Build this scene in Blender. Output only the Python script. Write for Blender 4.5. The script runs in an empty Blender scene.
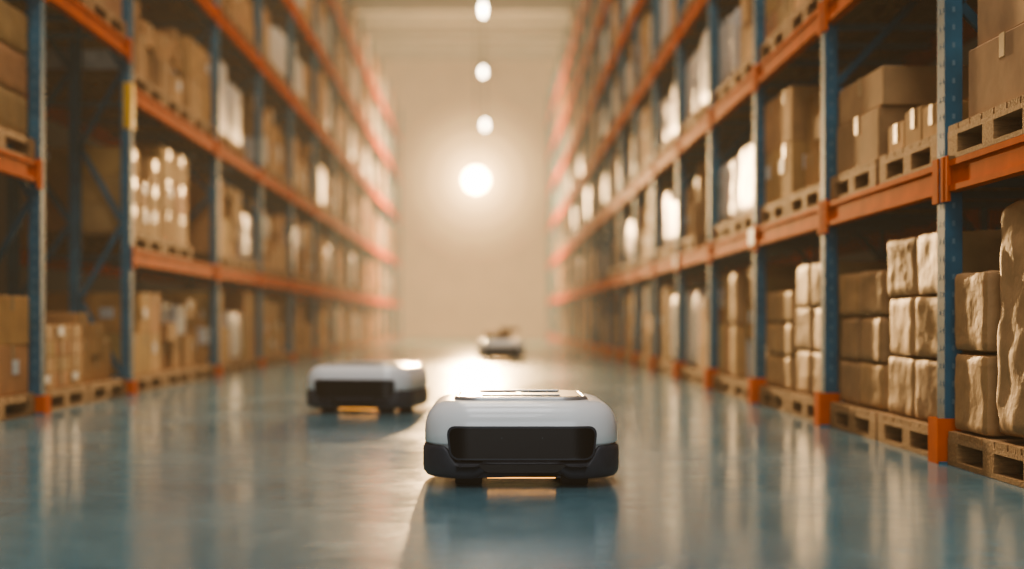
import bpy, math, random
from mathutils import Vector, noise, Matrix
random.seed(7)
scene = bpy.context.scene
RX, LX = 1.92, -2.88
DEPTH = 1.0
END = 48.0
CEIL = 9.4

# ------------------------------------------------------------------ materials
def new_mat(name):
    m = bpy.data.materials.new(name); m.use_nodes = True
    nt = m.node_tree
    return m, nt, nt.nodes['Principled BSDF']
def setp(b, **k):
    for n, v in k.items():
        b.inputs[n.replace('_', ' ')].default_value = v
def simple(name, col, rough=.5, metal=0, noise_amt=.12, nscale=8, bump=0.0, coat=0, spec=.5):
    m, nt, b = new_mat(name)
    setp(b, Roughness=rough, Metallic=metal)
    b.inputs['Specular IOR Level'].default_value = spec
    if coat: b.inputs['Coat Weight'].default_value = coat
    tc = nt.nodes.new('ShaderNodeTexCoord')
    nz = nt.nodes.new('ShaderNodeTexNoise'); nz.inputs['Scale'].default_value = nscale
    nz.inputs['Detail'].default_value = 5
    nt.links.new(tc.outputs['Object'], nz.inputs['Vector'])
    r = nt.nodes.new('ShaderNodeValToRGB')
    c = Vector(col[:3])
    r.color_ramp.elements[0].position = .3; r.color_ramp.elements[1].position = .7
    r.color_ramp.elements[0].color = (*(c*(1-noise_amt)), 1)
    r.color_ramp.elements[1].color = (*(c*(1+noise_amt)), 1)
    nt.links.new(nz.outputs['Fac'], r.inputs[0]); nt.links.new(r.outputs[0], b.inputs['Base Color'])
    if bump:
        bp = nt.nodes.new('ShaderNodeBump'); bp.inputs['Strength'].default_value = bump
        bp.inputs['Distance'].default_value = .01
        nt.links.new(nz.outputs['Fac'], bp.inputs['Height']); nt.links.new(bp.outputs[0], b.inputs['Normal'])
    return m
def attr_mat(name, rough, nscale, bump, amt=.18, dist=.01, stretch=(1,1,1), coat=0, spec=.3):
    m, nt, b = new_mat(name)
    setp(b, Roughness=rough)
    b.inputs['Specular IOR Level'].default_value = spec
    b.inputs['Coat Weight'].default_value = coat
    at = nt.nodes.new('ShaderNodeAttribute'); at.attribute_name = 'Col'
    tc = nt.nodes.new('ShaderNodeTexCoord')
    mp = nt.nodes.new('ShaderNodeMapping'); mp.inputs['Scale'].default_value = stretch
    nz = nt.nodes.new('ShaderNodeTexNoise'); nz.inputs['Scale'].default_value = nscale
    nz.inputs['Detail'].default_value = 6
    nt.links.new(tc.outputs['Object'], mp.inputs[0]); nt.links.new(mp.outputs[0], nz.inputs['Vector'])
    mr = nt.nodes.new('ShaderNodeMapRange')
    mr.inputs['From Min'].default_value = .3; mr.inputs['From Max'].default_value = .7
    mr.inputs['To Min'].default_value = 1-amt; mr.inputs['To Max'].default_value = 1+amt
    nt.links.new(nz.outputs['Fac'], mr.inputs[0])
    vm = nt.nodes.new('ShaderNodeVectorMath'); vm.operation = 'SCALE'
    nt.links.new(at.outputs['Color'], vm.inputs[0]); nt.links.new(mr.outputs[0], vm.inputs['Scale'])
    nt.links.new(vm.outputs[0], b.inputs['Base Color'])
    bp = nt.nodes.new('ShaderNodeBump'); bp.inputs['Strength'].default_value = bump
    bp.inputs['Distance'].default_value = dist
    nt.links.new(nz.outputs['Fac'], bp.inputs['Height']); nt.links.new(bp.outputs[0], b.inputs['Normal'])
    return m
M_card = attr_mat('cardboard', .8, 5, .25, spec=.12)
M_kraft = attr_mat('kraft_paper', .6, 6, .6, .14, .025, spec=.25)
M_wrap = attr_mat('stretch_wrap', .4, 9, .6, .08, .02, (1,1,4), .0)
M_wood = attr_mat('pallet_wood', .8, 14, .5, .3, .01, (1,6,6), spec=.15)
M_tape = simple('packing_tape', (.40,.25,.11), .4, spec=.3)
M_label = simple('paper_label', (.65,.63,.58), .6, nscale=60, noise_amt=.25, spec=.2)
GOODS = [M_card, M_kraft, M_wrap, M_wood, M_tape, M_label]
M_blue = simple('rack_blue_paint', (.028,.125,.185), .65, 0, .25, 6, spec=.08)
M_orange = simple('rack_orange_paint', (.56,.092,.008), .75, 0, .18, 5, spec=.02)
M_hole = simple('punched_hole', (.12,.21,.25), .6, spec=.1)
M_yel = simple('yellow_tag', (.75,.40,.03), .5, spec=.1)
M_white = simple('white_shell_plastic', (.84,.84,.83), .3, 0, .01, 3, coat=.3)
M_bump = simple('charcoal_bumper', (.038,.046,.060), .45, 0, .08, 30, spec=.4)
M_black = simple('gloss_black', (.006,.006,.007), .3, 0, .1, 20, spec=.3)
M_deck = simple('smoked_deck', (.02,.022,.025), .4, 0, .1, 20, spec=.2)
M_rim = simple('brushed_rim', (.40,.40,.40), .35, .6, .1, 20)
M_rub = simple('rubber', (.015,.015,.015), .7)
M_dark = simple('dark_metal', (.05,.05,.055), .5, .4)
def emis(name, col, s):
    m, nt, b = new_mat(name)
    b.inputs['Base Color'].default_value = (*col, 1)
    b.inputs['Emission Color'].default_value = (*col, 1); b.inputs['Emission Strength'].default_value = s
    return m
M_amber = emis('amber_led', (1,.42,.08), 3.0)

# ------------------------------------------------------------------ mesh builder
class MB:
    def __init__(s): s.v=[]; s.f=[]; s.m=[]; s.c=[]; s.sm=[]
    def add(s, vs, fs, mat=0, col=(1,1,1), smooth=False):
        o=len(s.v); s.v += [tuple(p) for p in vs]
        for f in fs:
            s.f.append([i+o for i in f]); s.m.append(mat); s.c.append(col); s.sm.append(smooth)
    def box(s, x0,x1,y0,y1,z0,z1, mat=0, col=(1,1,1), rot=0, ch=0):
        cx,cy=(x0+x1)/2,(y0+y1)/2
        if ch<=0:
            vs=[(x,y,z) for z in (z0,z1) for y in (y0,y1) for x in (x0,x1)]
            fs=[(0,2,3,1),(4,5,7,6),(0,1,5,4),(2,6,7,3),(0,4,6,2),(1,3,7,5)]
        else:
            idx={}; vs=[]
            X=(x0,x1);Y=(y0,y1);Z=(z0,z1); sg=(1,-1)
            for i in (0,1):
                for j in (0,1):
                    for k in (0,1):
                        for a in range(3):
                            p=[X[i]+sg[i]*ch, Y[j]+sg[j]*ch, Z[k]+sg[k]*ch]
                            p[a]=(X[i],Y[j],Z[k])[a]
                            idx[i,j,k,a]=len(vs); vs.append(tuple(p))
            fs=[]
            q=[(0,0),(1,0),(1,1),(0,1)]
            for e in (0,1):
                fx=[idx[e,a,b,0] for a,b in q]; fy=[idx[a,e,b,1] for a,b in q]; fz=[idx[a,b,e,2] for a,b in q]
                fs.append(fx if e else fx[::-1]); fs.append(fy[::-1] if e else fy); fs.append(fz if e else fz[::-1])
            for i in (0,1):
                for j in (0,1):
                    fs.append((idx[i,j,0,0],idx[i,j,1,0],idx[i,j,1,1],idx[i,j,0,1]))
                    fs.append((idx[i,0,j,0],idx[i,1,j,0],idx[i,1,j,2],idx[i,0,j,2]))
                    fs.append((idx[0,i,j,1],idx[1,i,j,1],idx[1,i,j,2],idx[0,i,j,2]))
            for i in (0,1):
                for j in (0,1):
                    for k in (0,1): fs.append((idx[i,j,k,0],idx[i,j,k,1],idx[i,j,k,2]))
        if rot:
            c,sn=math.cos(rot),math.sin(rot)
            vs=[(cx+(x-cx)*c-(y-cy)*sn, cy+(x-cx)*sn+(y-cy)*c, z) for x,y,z in vs]
        s.add(vs,fs,mat,col)
    def soft(s, x0,x1,y0,y1,z0,z1, mat=1, col=(1,1,1), n=9, r=.03, amp=.012, fs_=4.0, rot=0, pinch=0, seed=0):
        c=Vector(((x0+x1)/2,(y0+y1)/2,(z0+z1)/2)); h=Vector(((x1-x0)/2,(y1-y0)/2,(z1-z0)/2))
        r=min(r,h.x*.6,h.y*.6,h.z*.6)
        for ax in range(3):
            for sgn in (-1,1):
                vs=[]; a,b=(ax+1)%3,(ax+2)%3
                for i in range(n+1):
                    for j in range(n+1):
                        p=Vector((0,0,0)); p[ax]=sgn*h[ax]; p[a]=h[a]*(2*i/n-1); p[b]=h[b]*(2*j/n-1)
                        q=Vector([max(-h[k]+r,min(h[k]-r,p[k])) for k in range(3)])
                        d=p-q
                        if d.length>1e-6: p=q+d.normalized()*r
                        t=(p.z/h.z+1)/2
                        if pinch: p.x*=1-pinch*t*t; p.y*=1-pinch*.4*t
                        w=p+c
                        nv=noise.noise_vector(w*fs_+Vector((seed,seed*2.3,0)))*.6+noise.noise_vector(w*fs_*3)*.4
                        edge = .25 if p.z < -h.z*.95 else 1
                        w=w-(p.normalized()*amp) + nv*amp*edge
                        if w.z<z0: w.z=z0
                        if rot:
                            cc,sn=math.cos(rot),math.sin(rot); dx,dy=w.x-c.x,w.y-c.y
                            w.x=c.x+dx*cc-dy*sn; w.y=c.y+dx*sn+dy*cc
                        vs.append(w)
                fs=[]
                for i in range(n):
                    for j in range(n):
                        f=(i*(n+1)+j,(i+1)*(n+1)+j,(i+1)*(n+1)+j+1,i*(n+1)+j+1)
                        fs.append(f if sgn>0 else f[::-1])
                s.add(vs,fs,mat,col,True)
    def obj(s, name, mats, parent=None):
        me=bpy.data.meshes.new(name); me.from_pydata(s.v,[],s.f)
        for m in mats: me.materials.append(m)
        me.polygons.foreach_set('material_index', s.m)
        me.polygons.foreach_set('use_smooth', s.sm)
        at=me.color_attributes.new('Col','FLOAT_COLOR','CORNER')
        buf=[]
        for f,c in zip(s.f,s.c): buf += list((*c,1))*len(f)
        at.data.foreach_set('color', buf)
        me.update()
        o=bpy.data.objects.new(name, me); scene.collection.objects.link(o)
        if parent: o.parent=parent
        return o
def empty(name, loc=(0,0,0), rz=0):
    e=bpy.data.objects.new(name,None); e.location=loc; e.rotation_euler=(0,0,rz); e.empty_display_size=.2
    scene.collection.objects.link(e); return e

# ------------------------------------------------------------------ room
def floor_mat():
    m, nt, b = new_mat('polished_concrete')
    N=nt.nodes; L=nt.links
    tc=N.new('ShaderNodeTexCoord')
    n1=N.new('ShaderNodeTexNoise'); n1.inputs['Scale'].default_value=.9; n1.inputs['Detail'].default_value=8; n1.inputs['Roughness'].default_value=.62
    n2=N.new('ShaderNodeTexNoise'); n2.inputs['Scale'].default_value=9; n2.inputs['Detail'].default_value=8; n2.inputs['Roughness'].default_value=.7
    for n in (n1,n2): L.new(tc.outputs['Object'], n.inputs['Vector'])
    r=N.new('ShaderNodeValToRGB'); e=r.color_ramp.elements
    e[0].position=.32; e[0].color=(.058,.150,.188,1); e[1].position=.68; e[1].color=(.120,.245,.290,1)
    mx=N.new('ShaderNodeMix'); mx.data_type='FLOAT'; mx.inputs[0].default_value=.4
    L.new(n1.outputs['Fac'],mx.inputs[2]); L.new(n2.outputs['Fac'],mx.inputs[3]); L.new(mx.outputs[0],r.inputs[0])
    br=N.new('ShaderNodeTexBrick'); br.offset=0; br.inputs['Scale'].default_value=1
    br.inputs['Brick Width'].default_value=4.0; br.inputs['Row Height'].default_value=4.3; br.inputs['Mortar Size'].default_value=.004
    br.inputs['Color1'].default_value=br.inputs['Color2'].default_value=(1,1,1,1); br.inputs['Mortar'].default_value=(.7,.7,.7,1)
    mp=N.new('ShaderNodeMapping'); mp.inputs['Location'].default_value=(1.5,0,0)
    L.new(tc.outputs['Object'], mp.inputs[0]); L.new(mp.outputs[0], br.inputs['Vector'])
    mm=N.new('ShaderNodeMix'); mm.data_type='RGBA'; mm.blend_type='MULTIPLY'; mm.inputs[0].default_value=1
    L.new(r.outputs[0],mm.inputs[6]); L.new(br.outputs['Color'],mm.inputs[7]); L.new(mm.outputs[2],b.inputs['Base Color'])
    rr=N.new('ShaderNodeMapRange'); rr.inputs['From Min'].default_value=.35; rr.inputs['From Max'].default_value=.65
    rr.inputs['To Min'].default_value=.10; rr.inputs['To Max'].default_value=.24
    L.new(mx.outputs[0],rr.inputs[0]); L.new(rr.outputs[0],b.inputs['Roughness'])
    bp=N.new('ShaderNodeBump'); bp.inputs['Strength'].default_value=.06; bp.inputs['Distance'].default_value=.01
    L.new(n2.outputs['Fac'],bp.inputs['Height']); L.new(bp.outputs[0],b.inputs['Normal'])
    return m
M_floor=floor_mat()
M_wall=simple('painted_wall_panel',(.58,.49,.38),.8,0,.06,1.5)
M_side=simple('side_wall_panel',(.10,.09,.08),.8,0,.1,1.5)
M_ceil=simple('ceiling_deck',(.12,.12,.11),.8,0,.1,2)
WX0,WX1,Y0=-5.2,4.3,-7
def slab(name,b,mat):
    mb=MB(); mb.box(*b); return mb.obj(name,[mat])
slab('floor',(WX0,WX1,Y0,END,-.1,0),M_floor)
slab('ceiling',(WX0,WX1,Y0,END,CEIL,CEIL+.1),M_ceil)
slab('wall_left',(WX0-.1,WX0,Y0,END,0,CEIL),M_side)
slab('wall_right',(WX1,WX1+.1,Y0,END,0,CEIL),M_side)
slab('wall_back',(WX0,WX1,END,END+.1,0,CEIL),M_wall)
slab('wall_front',(WX0,WX1,Y0-.1,Y0,0,CEIL),M_side)
mb=MB()
for i in range(20):
    x=WX0+.3+i*.48; mb.box(x-.02,x+.02,END-.03,END-.001,0.3,CEIL-.4)
mb.box(WX0,WX1,END-.06,END-.001,0,.3); mb.obj('trim_1',[M_wall])
M_gird=simple('girder_paint',(.30,.30,.28),.7,0,.1,2)
for y in (38,41.5,45):
    mb=MB(); mb.box(WX0,WX1,y-.1,y+.1,CEIL-.55,CEIL-.5); mb.box(WX0,WX1,y-.02,y+.02,CEIL-.5,CEIL-.05); mb.box(WX0,WX1,y-.1,y+.1,CEIL-.05,CEIL)
    mb.obj('ceiling_girder',[M_gird])

# ------------------------------------------------------------------ racks
R_Y=[1.78,3.9,6.03,8.16]+[8.16+2.1*i for i in range(1,19)]
L_Y=[3.7,6.5,9.2,11.5,15.2]+[15.2+2.9*i for i in range(1,12)]
R_LV=[1.27,2.42,3.57,4.72,5.87,7.0]
L_LV=[1.19,2.51,3.93,5.3,6.6]
def left_levels(i):
    if i==0 or i==1: return [1.62,2.85,4.1,5.3,6.6]
    if i==2: return [2.85,4.1,5.3,6.6]
    return L_LV
def rack(name, X, side, ys, lvf, top):
    root=empty(name)
    up=MB(); bm=MB(); hl=MB(); ft=MB()
    def bx(mb,xa,xb,*r,**k):
        a,b=X+side*xa,X+side*xb; mb.box(min(a,b),max(a,b),*r,**k)
    for n,y in enumerate(ys):
        offs=[0.0,DEPTH-.08]
        near_left = side<0 and y<13
        if near_left: offs.insert(1,.42)
        for o in offs:
            bx(up,o,o+.012,y-.05,y+.05,0.01,top)
            bx(up,o+.012,o+.075,y-.05,y-.04,0.01,top)
            bx(up,o+.012,o+.075,y+.04,y+.05,0.01,top)
            bx(up,o-.03,o+.11,y-.08,y+.08,0,.01)
        if y<16:
            z=.25
            while z<3.4:
                bx(hl,-.001,.0,y-.026,y-.014,z,z+.022); bx(hl,-.001,.0,y+.014,y+.026,z,z+.022)
                bx(hl,.032,.044,y-.0512,y-.0502,z,z+.022)
                z+=.075
        segs=[(.07,.42),(.49,.92)] if near_left else [(.07,.92)]
        st=.62 if near_left else .9
        bw=.038 if near_left else .03
        for a,b in segs:
            z=.15; k=0
            while z+st<top:
                p=(a,z) if k%2==0 else (b,z); q=(b,z+st) if k%2==0 else (a,z+st)
                vs=[]
                for (xx,zz) in (p,q):
                    for dy in (-.015,.015):
                        for dz in (-bw,bw): vs.append((X+side*xx,y+dy,zz+dz))
                up.add(vs,[(0,1,3,2),(4,6,7,5),(0,4,5,1),(2,3,7,6),(0,2,6,4),(1,5,7,3)])
                z+=st;k+=1
            bx(up,a,b,y-.015,y+.015,.12,.16); 
        gh=.19 if side>0 else .12
        bx(ft,-.035,-.025,y-.065,y+.065,0,gh); bx(ft,-.025,.085,y-.065,y-.055,0,gh); bx(ft,-.025,.085,y+.055,y+.065,0,gh)
    for i in range(len(ys)-1):
        a,b=ys[i]+.05,ys[i+1]-.05
        for lz in lvf(i):
            for o in (.0,DEPTH-.06):
                bx(bm,o+.01,o+.055,a,b,lz-.13,lz)
                bx(bm,o+.0,o+.01,a,b,lz-.13,lz-.105); bx(bm,o+.0,o+.01,a,b,lz-.025,lz)
                for yy in (a,b-.05): bx(bm,o-.006,o+.01,yy,yy+.05,lz-.17,lz+.02)
                for yy in (a-.03,b):bx(bm,o-.008,o+.0,yy,yy+.03,lz-.17,lz+.02)
            for t in (.2,.5,.8):
                yy=a+(b-a)*t; bx(hl,.055,DEPTH-.06,yy-.02,yy+.02,lz-.06,lz-.02)
    up.obj('uprights',[M_blue],root); bm.obj('beams',[M_orange],root)
    hl.obj('perforations_and_supports',[M_hole],root); ft.obj('foot_guards',[M_orange],root)
    return root
lr=rack('pallet_rack',LX,-1,L_Y,left_levels,7.6)
rr_=rack('pallet_rack.001',RX,1,R_Y,lambda i:R_LV,7.9)
mb=MB(); mb.box(LX+.008,LX+.012,11.45,11.55,2.15,2.52); mb.box(LX-.05,LX+.01,11.435,11.445,2.15,2.52); mb.obj('rack_tag',[M_yel],lr)
mb=MB(); mb.box(RX-.012,RX-.009,10.22,10.42,1.15,1.27); mb.box(RX-.012,RX-.009,14.4,14.6,1.15,1.27); mb.obj('bay_label',[M_label],rr_)

# ------------------------------------------------------------------ goods
def kcol(v=.18):
    k=random.uniform(1-v,1+v); t=random.uniform(-.03,.03)
    return ((.42+t)*k,(.228+t*.5)*k,(.094)*k)
def pallet(mb,x0,x1,y0,y1,z,lod):
    c=[(.32,.17,.07),(.27,.145,.06),(.36,.20,.09)]
    dx,dy=x1-x0,y1-y0
    for i in range(3):
        xx=x0+(dx-.1)*i/2
        for j in range(3):
            yy=y0+(dy-.12)*j/2
            mb.box(xx,xx+.1,yy,yy+.12,z+.02,z+.095,3,c[0])
        mb.box(xx,xx+.1,y0,y1,z,z+.02,3,c[1]); mb.box(xx,xx+.1,y0,y1,z+.095,z+.115,3,c[2])
    ns=7 if lod else 4
    w=dy/ns
    for i in range(ns): mb.box(x0,x1,y0+i*w+.008,y0+(i+1)*w-.008,z+.115,z+.14,3,random.choice(c))
def carton(mb,x0,x1,y0,y1,z0,z1,lod,side,lab=.3,col=None):
    col=col or kcol()
    rot=random.uniform(-.03,.03) if lod else 0
    mb.box(x0,x1,y0,y1,z0,z1,0,col,rot,.006 if lod else 0)
    if lod:
        xm,ym=(x0+x1)/2,(y0+y1)/2; e=.0035
        mb.box(x0-e,x1+e,ym-.025,ym+.025,z1-.09,z1+e*.3,4,(1,1,1),rot)
        mb.box(xm-.003,xm+.003,y0-e*.5,y1+e*.5,z1-.002,z1+.001,4,(1,1,1),rot)
    if random.random()<lab:
        xf=(x0-.005) if side>0 else x1+.004
        yy=random.uniform(y0+.05,max(y0+.06,y1-.2)); zz=z0+(z1-z0)*random.uniform(.3,.6)
        mb.box(xf,xf+.001,yy,yy+.13,zz,min(zz+.09,z1-.01),5)
        if lod:
            mb.box(x0+.08,x0+.2,y0-.006,y0-.004,zz,min(zz+.09,z1-.01),5)
def load(mb,X,side,y0,y1,z,hmax,lod,kind=None):
    xa,xb=X+side*.02,X+side*.94
    x0,x1=min(xa,xb),max(xa,xb)
    pallet(mb,x0,x1,y0,y1,z,lod)
    z+=.141
    h=hmax-.141
    if kind is None:
        r=random.random()
        wp=.06 if z<1.3 else (.2 if z<3 else .5)
        if side<0 and y0<13: wp=0
        kind='wrap' if r<wp else ('grid' if r<wp+.3 else ('kraft' if r<wp+.45 and lod else 'mixed'))
    ins=.03; X0,X1,A,B=x0+ins,x1-ins,y0+.02,y1-.02
    if kind=='wrap':
        hh=h*random.uniform(.6,.95); g=random.uniform(.42,.64)
        mb.soft(X0,X1,A,B,z,z+hh,2,(g,g*.95,g*.88),n=10 if lod else 5,r=.06,amp=.02,fs_=5)
        return
    if kind=='cols':
        ny=2;nz=3;nx=2; sy=(B-A)/ny; sz=min(.285,h/nz); sx=(X1-X0)/nx
        for j in range(ny):
            for i in range(nx):
                for k in range(nz):
                    mb.soft(X0+i*sx+.004,X0+(i+1)*sx-.004,A+j*sy+.008,A+(j+1)*sy-.008,z+k*sz+.001,z+(k+1)*sz+.004,1,kcol(.08),n=12,r=.022,amp=.008,fs_=6,rot=random.uniform(-.06,.06),seed=random.random()*9)
        return
    if kind=='grid' or kind=='kraft':
        ny=random.choice([2,2,3]); nx=2; nz=random.choice([2,3,3,4]); hh=h*random.uniform(.7,.97)
        sy=(B-A)/ny; sx=(X1-X0)/nx; sz=hh/nz; base=kcol()
        for j in range(ny):
            top=nz-(1 if random.random()<.3 else 0)
            for i in range(nx):
                for k in range(top):
                    c=tuple(q*random.uniform(.92,1.08) for q in base)
                    a=(X0+i*sx+.004,X0+(i+1)*sx-.004,A+j*sy+.006,A+(j+1)*sy-.006,z+k*sz+.001,z+(k+1)*sz)
                    if kind=='kraft': mb.soft(*a,1,c,n=8,r=.02,amp=.006,fs_=6)
                    else: carton(mb,*a,lod,side,.25,c)
        return
    y=A
    while y<B-.2:
        w=min(random.uniform(.28,.55),B-y)
        if B-y-w<.2: w=B-y
        zz=z; lim=z+h*random.uniform(.5,.97)
        while zz<lim-.12:
            hh=min(random.uniform(.16,.42),lim-zz)
            d=random.uniform(0,.1)
            xa_,xb_=(X0+d,X1) if side>0 else (X0,X1-d)
            bright=None
            if random.random()<.12: g=random.uniform(.4,.6); bright=(g,g*.95,g*.87)
            mid=(xa_+xb_)/2
            carton(mb,xa_,mid-.004,y+.006,y+w-.006,zz+.001,zz+hh,lod,side,.25,bright)
            carton(mb,mid+.004,xb_,y+.006,y+w-.006,zz+.001,zz+hh,lod,side,.2,bright)
            zz+=hh
        y+=w
def fill(X,side,ys,lvf,n_per,rightside):
    for i in range(len(ys)-1):
        a,b=ys[i]+.07,ys[i+1]-.07
        lod = ys[i]<15
        lv=[0.0]+list(lvf(i))
        group=MB()
        n=n_per(b-a)
        w=(b-a)/n
        for li,z in enumerate(lv):
            top=lv[li+1]-.15 if li+1<len(lv) else z+1.1
            hmax=min(top-z-.03,1.12)
            for k in range(n):
                if rightside and i<=3 and li<2: continue
                if (not rightside) and i in (1,2,3) and li==0: continue
                if random.random()<.05 and li>0: continue
                kd=None
                if rightside and (i,li,k) in ((5,0,1),(6,1,0),(6,1,1),(4,1,1),(8,1,0)): kd='wrap'
                if (not rightside) and i==3 and li==1: kd='grid'
                mb = MB() if lod and li<3 else group
                load(mb,X,side,a+k*w+.015,a+(k+1)*w-.015,z+.001,hmax,lod,kd)
                if mb is not group: mb.obj('loaded_pallet',GOODS)
        if group.v: group.obj('stacked_pallet_goods',GOODS)
def R(*a,kind=None,z=0,h=1.05):
    mb=MB(); load(mb,RX,1,a[0],a[1],z+.001,h,True,kind); mb.obj('loaded_pallet',GOODS)
Z1=1.27
# bay 0 (3.9-6.03) floor
mb=MB(); pallet(mb,RX+.0,RX+.94,4.98,5.94,.001,True)
xs=RX+.01
for k in range(2):
    z0=.142+k*.33
    mb.soft(xs,xs+.42,5.52,5.93,z0,z0+.33,1,kcol(.05),n=14,r=.025,amp=.008,fs_=5,seed=k*3)
    mb.soft(xs+.44,xs+.86,5.52,5.93,z0,z0+.33,1,kcol(.05),n=10,r=.025,amp=.008,fs_=5,seed=k*3)
mb.soft(xs-.01,xs+.82,4.98,5.48,.142,1.08,1,(.40,.225,.10),n=26,r=.05,amp=.03,fs_=3.2,pinch=.08,seed=4)
mb.obj('kraft_paper_sack_pallet',GOODS)
R(3.97,4.90,kind='mixed')
R(1.85,3.83,kind='grid')
mb=MB(); pallet(mb,RX+.0,RX+.94,4.99,5.94,Z1+.001,True)
carton(mb,RX+.03,RX+.9,5.05,5.76,Z1+.142,Z1+.142+.28,True,1,0,(.42,.24,.12))
carton(mb,RX+.05,RX+.85,5.08,5.74,Z1+.423,Z1+.423+.3,True,1,0,(.45,.265,.135))
mb.obj('loaded_pallet',GOODS)
R(3.97,4.90,kind='mixed',z=Z1,h=.95); R(1.85,3.83,kind='grid',z=Z1,h=.95)
# bay 1
R(6.12,7.08,kind='cols',h=1.02); R(7.12,8.07,kind='cols',h=.86)
mb=MB(); pallet(mb,RX+.02,RX+.94,6.12,7.05,Z1+.001,True)
z=Z1+.142
for k,(a,b,hh) in enumerate([(6.2,6.45,.15),(6.47,6.72,.17),(6.74,7.0,.14)]):
    carton(mb,RX+.05,RX+.35,a,b,z,z+hh,True,1,0); carton(mb,RX+.37,RX+.9,a,b,z,z+hh+.12,True,1,0)
mb.obj('loaded_pallet',GOODS)
mb=MB(); pallet(mb,RX+.02,RX+.94,7.12,8.07,Z1+.001,True)
carton(mb,RX+.04,RX+.9,7.16,7.98,z,z+.27,True,1,0,(.36,.20,.09))
carton(mb,RX+.05,RX+.9,7.14,7.95,z+.272,z+.47,True,1,0,(.42,.24,.11))
mb.obj('loaded_pallet',GOODS)
R(8.25,9.2,kind='cols',h=.95); R(9.24,10.17,kind='cols',h=.8)
R(8.25,9.2,kind='mixed',z=Z1,h=.95); R(9.24,10.17,kind='grid',z=Z1,h=.9)
fill(RX,1,R_Y,lambda i:R_LV,lambda w:2,True)
fill(LX,-1,L_Y,left_levels,lambda w:3 if w>2.6 else 2,False)
def Lf(a,b,kind,h):
    mb=MB(); load(mb,LX,-1,a,b,.001,h,True,kind); mb.obj('loaded_pallet',GOODS)
Lf(6.6,7.8,'mixed',1.0);Lf(7.85,9.1,'grid',1.1)
Lf(9.3,10.3,'grid',.60); Lf(10.35,11.4,'mixed',.72)
Lf(11.6,12.75,'grid',1.0);Lf(12.8,13.9,'mixed',1.0);Lf(13.95,15.1,'mixed',.9)

# ------------------------------------------------------------------ robots
def rr(a,b,r,na=18,ns=24):
    pts=[]
    cs=[(a-r,b-r,0),(-(a-r),b-r,90),(-(a-r),-(b-r),180),(a-r,-(b-r),270)]
    for n,(cx,cy,st) in enumerate(cs):
        arc=[(cx+r*math.cos(math.radians(st+90*i/na)),cy+r*math.sin(math.radians(st+90*i/na))) for i in range(na+1)]
        pts+=arc
        nx=cs[(n+1)%4]; s2=math.radians(nx[2]); q=(nx[0]+r*math.cos(s2),nx[1]+r*math.sin(s2)); p=arc[-1]
        for i in range(1,ns): pts.append((p[0]+(q[0]-p[0])*i/ns,p[1]+(q[1]-p[1])*i/ns))
    return pts
def loft(mb,a,b,r,layers,cap0=True,cap1=True,mat=0,smooth=True):
    n=None; vs=[]
    for z,ins in layers:
        ps=rr(a-ins,b-ins,max(r-ins,.01)); n=len(ps)
        for x,y in ps: vs.append((x,y,z(x,y) if callable(z) else z))
    fs=[]
    for l in range(len(layers)-1):
        for i in range(n):
            j=(i+1)%n; fs.append((l*n+i,l*n+j,(l+1)*n+j,(l+1)*n+i))
    mb.add(vs,fs,mat,(1,1,1),smooth)
    if cap0: mb.add(vs[:n],[tuple(range(n))[::-1]],mat,(1,1,1),False)
    if cap1: mb.add(vs[-n:],[tuple(range(n))],mat,(1,1,1),False)
A_,B_,R_=.342,.37,.17
def fronty(x,off=0):
    ax=abs(x); c=A_-R_
    if ax<c: return -B_-off
    r=R_+off
    return -(B_-R_)-math.sqrt(max(0,r*r-(ax-c)**2))
def panel(mb,hw_b,hw_t,z0,z1,off,rc=.02,thick=.04):
    nu,nv=48,12; vs=[]
    for j in range(nv+1):
        v=.5-.5*math.cos(math.pi*j/nv); hw=hw_b+(hw_t-hw_b)*v
        zz=z0+(z1-z0)*v
        e=min(zz-z0,z1-zz)
        if e<rc: hw-=rc-math.sqrt(max(0,rc*rc-(rc-e)**2))
        for i in range(nu+1):
            x=hw*(2*i/nu-1); vs.append((x,fronty(x,off),zz))
    m=len(vs)
    vs+=[(x,y+thick,z) for x,y,z in vs]
    w=nu+1; fs=[]
    for j in range(nv):
        for i in range(nu): fs.append((j*w+i,j*w+i+1,(j+1)*w+i+1,(j+1)*w+i))
    for i in range(nu):
        fs.append((i+1,i,m+i,m+i+1)); k=nv*w; fs.append((k+i,k+i+1,m+k+i+1,m+k+i))
    for j in range(nv):
        fs.append((j*w,(j+1)*w,m+(j+1)*w,m+j*w)); k=nu; fs.append(((j+1)*w+k,j*w+k,m+j*w+k,m+(j+1)*w+k))
    mb.add(vs,fs)
def sstep(t): t=max(0,min(1,t)); return t*t*(3-2*t)
def cyl(mb,c,r,h,axis='x',n=28,ch=.006):
    prof=[(-h/2,r-ch),(-h/2+ch,r),(h/2-ch,r),(h/2,r-ch)]
    vs=[];
    for t,rad in prof:
        for i in range(n):
            an=2*math.pi*i/n; u,v=rad*math.cos(an),rad*math.sin(an)
            vs.append((c[0]+t,c[1]+u,c[2]+v) if axis=='x' else (c[0]+u,c[1]+v,c[2]+t))
    fs=[(l*n+i,l*n+(i+1)%n,(l+1)*n+(i+1)%n,(l+1)*n+i) for l in range(3) for i in range(n)]
    fs+= [tuple(range(n))[::-1], tuple(3*n+i for i in range(n))]
    mb.add(vs,fs,0,(1,1,1),True)
SH=[(.10,.03),(.13,.02),(.146,.012),(.149,.004),(.155,0)]
for i in range(0,15):
    t=i/14*math.pi/2
    SH.append((.185+.112*math.sin(t)**.9, .10*(1-math.cos(t)**.78) if i<14 else .10))
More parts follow.
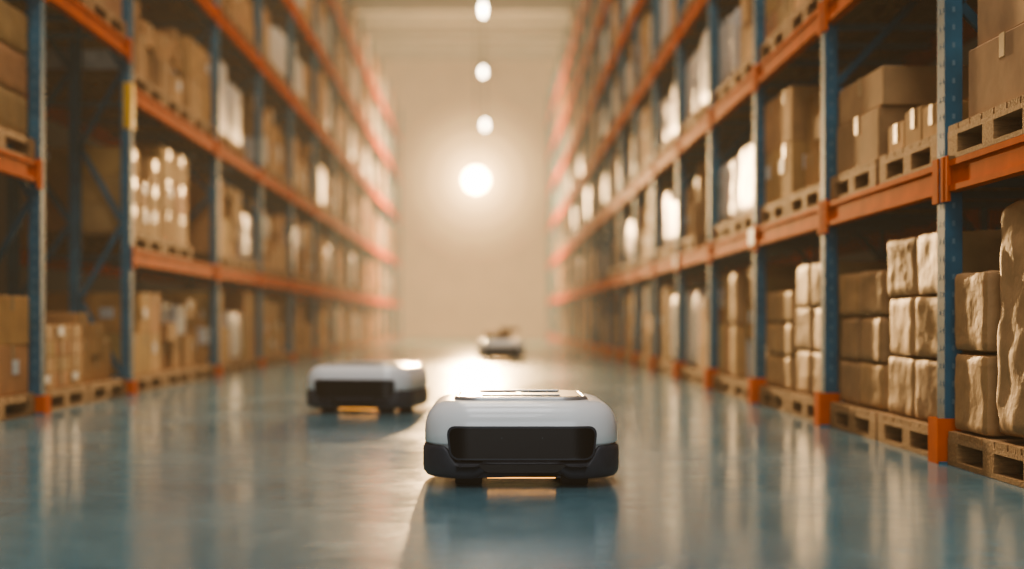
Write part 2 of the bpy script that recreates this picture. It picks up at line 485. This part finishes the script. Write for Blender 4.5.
def robot(loc,rz,sc=1.04):
    root=empty('warehouse_robot',loc,rz); root.scale=(sc,sc,sc)
    def zt(base):
        def f(x,y):
            if y<0: return base-.055*(1-sstep((abs(x)-.225)/.045))
            return base
        return f
    def zb(base):
        def f(x,y):
            if abs(y)>.2: return base+.022*(1-sstep((abs(x)-.12)/.05))
            return base
        return f
    m=MB(); loft(m,A_+.006,B_+.006,R_+.006,[(zb(.030),.03),(zb(.034),.014),(zb(.05),.002),(zb(.075),0) ,(zt(.128),0),(zt(.138),.003),(zt(.143),.010),(zt(.145),.03)]); m.obj('lower_bumper',[M_bump],root)
    m=MB(); loft(m,A_,B_,R_,SH); m.obj('white_shell',[M_white],root)
    m=MB(); panel(m,.25,.262,.098,.214,.0075,.030); m.obj('front_sensor_panel',[M_bump],root)
    m=MB(); panel(m,.243,.254,.104,.208,.010,.026); m.obj('front_sensor_glass',[M_black],root)
    m=MB(); panel(m,.12,.155,.055,.082,.010,.008); m.obj('lidar_slot',[M_black],root)
    m=MB(); loft(m,.240,.265,.10,[(.288,0),(.300,0),(.306,.004),(.309,.009),(.309,.017),(.304,.020)],True,True); m.obj('top_rim',[M_rim],root)
    m=MB(); loft(m,.218,.243,.08,[(.296,0),(.3085,0),(.310,.003)]); m.obj('top_glass_deck',[M_deck],root)
    m=MB()
    m.box(-.14,.14,-.19,-.175,.3095,.315,ch=.002); m.box(-.15,.15,.10,.12,.3095,.318,ch=.003)
    m.box(-.012,.004,-.17,.095,.3095,.312)
    m.obj('load_guide_rails',[M_rim],root)
    m=MB(); loft(m,.29,.30,.12,[(.03,.01),(.04,0),(.08,0)]); m.obj('chassis',[M_rub],root)
    m=MB(); m.box(-.12,.12,-.27,-.262,.024,.031); m.obj('underbody_led_strip',[M_amber],root)
    m=MB()
    for sx in (-1,1):
        for y in (-.27,.27): cyl(m,(sx*.185,y,.036),.036,.095)
    m.obj('wheels',[M_rub],root)
    m=MB()
    for sx in (-1,1):
        for y in (-.27,.27): m.box(sx*.185-.06,sx*.185+.06,y-.025,y+.04,.028,.06)
    m.obj('wheel_forks',[M_bump],root)
    m=MB()
    for x in (-.07,.07): m.box(x-.002,x+.002,fronty(x,.0105)-.0005,fronty(x,.0105)+.003,.172,.176)
    m.obj('sensor_dots',[M_bump],root)
    return root
robot((.122,5.48,0),0)
robot((-.80,9.55,0),math.radians(-10))
r3=robot((.20,21.7,0),0)
mb=MB(); mb.box(-.24,.14,-.2,.2,.319,.42,0,(.33,.2,.10),0,.006); mb.box(-.02,.26,-.15,.15,.4205,.48,0,(.36,.22,.12),0,.006)
mb.box(-.245,.145,-.025,.025,.38,.4202,4); mb.obj('carried_parcels',GOODS,r3)

# ------------------------------------------------------------------ lamps
M_glow=emis('lamp_lens_glow',(1,.82,.58),60)
M_bulb=emis('globe_glow',(1,.70,.36),90)
def pendant(loc,mat,r,sz=1.0):
    root=empty('pendant_lamp',loc)
    bpy.ops.mesh.primitive_uv_sphere_add(segments=24,ring_count=12,radius=r); g=bpy.context.object
    g.name='glass_globe'; g.data.materials.append(mat); g.parent=root; g.scale=(1,1,sz)
    for p in g.data.polygons: p.use_smooth=True
    r*=sz
    m=MB(); h=CEIL-loc[2]
    cyl(m,(0,0,r+.06),r*.5,.14,'z'); m.box(-.015,.015,-.015,.015,r+.12,h-.03); cyl(m,(0,0,h-.02),.08,.04,'z'); m.obj('stem_and_cap',[M_dark],root)
    return root
def ppos(px,py,d): return ((px-488)/1422*d, d, .6+(321-py)/1422*d)
pendant(ppos(483,10,31),M_glow,.06,2.6)
pendant(ppos(483,72,38.5),M_glow,.07,1.8)
pendant(ppos(485,125,44.5),M_glow,.09,1.7)
bl=ppos(476,180,39)
big=pendant(bl,M_bulb,.34)
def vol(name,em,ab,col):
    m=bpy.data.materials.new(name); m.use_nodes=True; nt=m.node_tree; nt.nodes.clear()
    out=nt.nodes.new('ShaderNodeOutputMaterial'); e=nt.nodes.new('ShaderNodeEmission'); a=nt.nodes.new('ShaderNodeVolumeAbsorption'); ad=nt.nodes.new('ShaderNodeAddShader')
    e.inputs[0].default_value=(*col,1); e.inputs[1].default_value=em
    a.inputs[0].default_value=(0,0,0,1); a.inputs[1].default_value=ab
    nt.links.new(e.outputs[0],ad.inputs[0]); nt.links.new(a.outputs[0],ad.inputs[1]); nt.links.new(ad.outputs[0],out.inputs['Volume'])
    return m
for k,(r,e) in enumerate([(2.22,.13),(1.85,.28),(1.4,.7),(.95,1.7),(.6,5.0)]):  # nested self-emitting shells imitate a bloom halo around the globe
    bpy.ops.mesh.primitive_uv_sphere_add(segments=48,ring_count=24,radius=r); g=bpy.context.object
    g.name='painted_halo_%d'%k; g.data.materials.append(vol('painted_halo',e,0.001,(1,.60,.24))); g.parent=big
def light(kind,name,loc,energy,col,**k):
    l=bpy.data.lights.new(name,kind); l.energy=energy; l.color=col
    for a,v in k.items(): setattr(l,a,v)
    o=bpy.data.objects.new(name,l); o.location=loc; scene.collection.objects.link(o); return o
sp=light('SPOT','floodlight',(bl[0],bl[1]-.5,bl[2]),170000,(1,.64,.30),spot_size=math.radians(17),spot_blend=1.0,shadow_soft_size=.22)
tgt=Vector((0,6,0)); sp.rotation_euler=(tgt-Vector(sp.location)).to_track_quat('-Z','Y').to_euler()
pt=light('POINT','globe_light',(bl[0],bl[1]+1.2,bl[2]-.6),3800,(1,.66,.32),shadow_soft_size=.4)
pt2=light('POINT','globe_light',(bl[0],bl[1]-1.2,bl[2]-.3),4200,(1,.62,.28),shadow_soft_size=.4)
for i,(y,en) in enumerate(((-3,230),(3,290),(9,300),(15,330),(21,330))):
    t=min(1,max(0,(y-4)/18))
    col=(.92+.08*t,.92-.15*t,.93-.45*t)
    light('AREA','ceiling_light',(-.45,y,CEIL-.12),en,col,shape='RECTANGLE',size=2.2,size_y=3.5)
d=light('AREA','added_camera_side_fill',(-.4,Y0+.1,3.2),480,(.84,.93,1),shape='RECTANGLE',size=6,size_y=5.5)  # added cool fill light behind the camera, no door there
d.rotation_euler=(math.radians(90),0,0)

# warm haze glow painted in as a self-emitting box between the far racks
mb=MB(); mb.box(LX+.06-bl[0],RX-.06-bl[0],23-bl[1],END-.07-bl[1],.012-bl[2],CEIL-.6-bl[2])
mb.obj('painted_haze_glow',[vol('painted_haze_glow',.019,.024,(1,.71,.38))],big)
w=bpy.data.worlds.new('world'); scene.world=w; w.use_nodes=True
nt=w.node_tree
nt.nodes['Background'].inputs[0].default_value=(.6,.75,.9,1); nt.nodes['Background'].inputs[1].default_value=.3
e=nt.nodes.new('ShaderNodeEmission'); a=nt.nodes.new('ShaderNodeVolumeAbsorption'); ad=nt.nodes.new('ShaderNodeAddShader')  # world volume emits its own warm glow, imitating lit haze
e.inputs[0].default_value=(1,.70,.40,1); e.inputs[1].default_value=.0042
a.inputs[0].default_value=(0,0,0,1); a.inputs[1].default_value=.011
nt.links.new(e.outputs[0],ad.inputs[0]); nt.links.new(a.outputs[0],ad.inputs[1]); nt.links.new(ad.outputs[0],nt.nodes['World Output'].inputs['Volume'])

scene.view_settings.view_transform='AgX'
scene.view_settings.look='AgX - Medium High Contrast'

# ------------------------------------------------------------------ camera
cd=bpy.data.cameras.new('camera'); cam=bpy.data.objects.new('camera',cd); scene.collection.objects.link(cam)
cam.location=(0,0,.6); cam.rotation_euler=(math.radians(90),0,0)
cd.lens=50; cd.sensor_width=36; cd.shift_x=24/1024; cd.shift_y=36.5/1024
cd.dof.use_dof=True; cd.dof.focus_distance=5.15; cd.dof.aperture_fstop=.9
cd.clip_end=200
scene.camera=cam
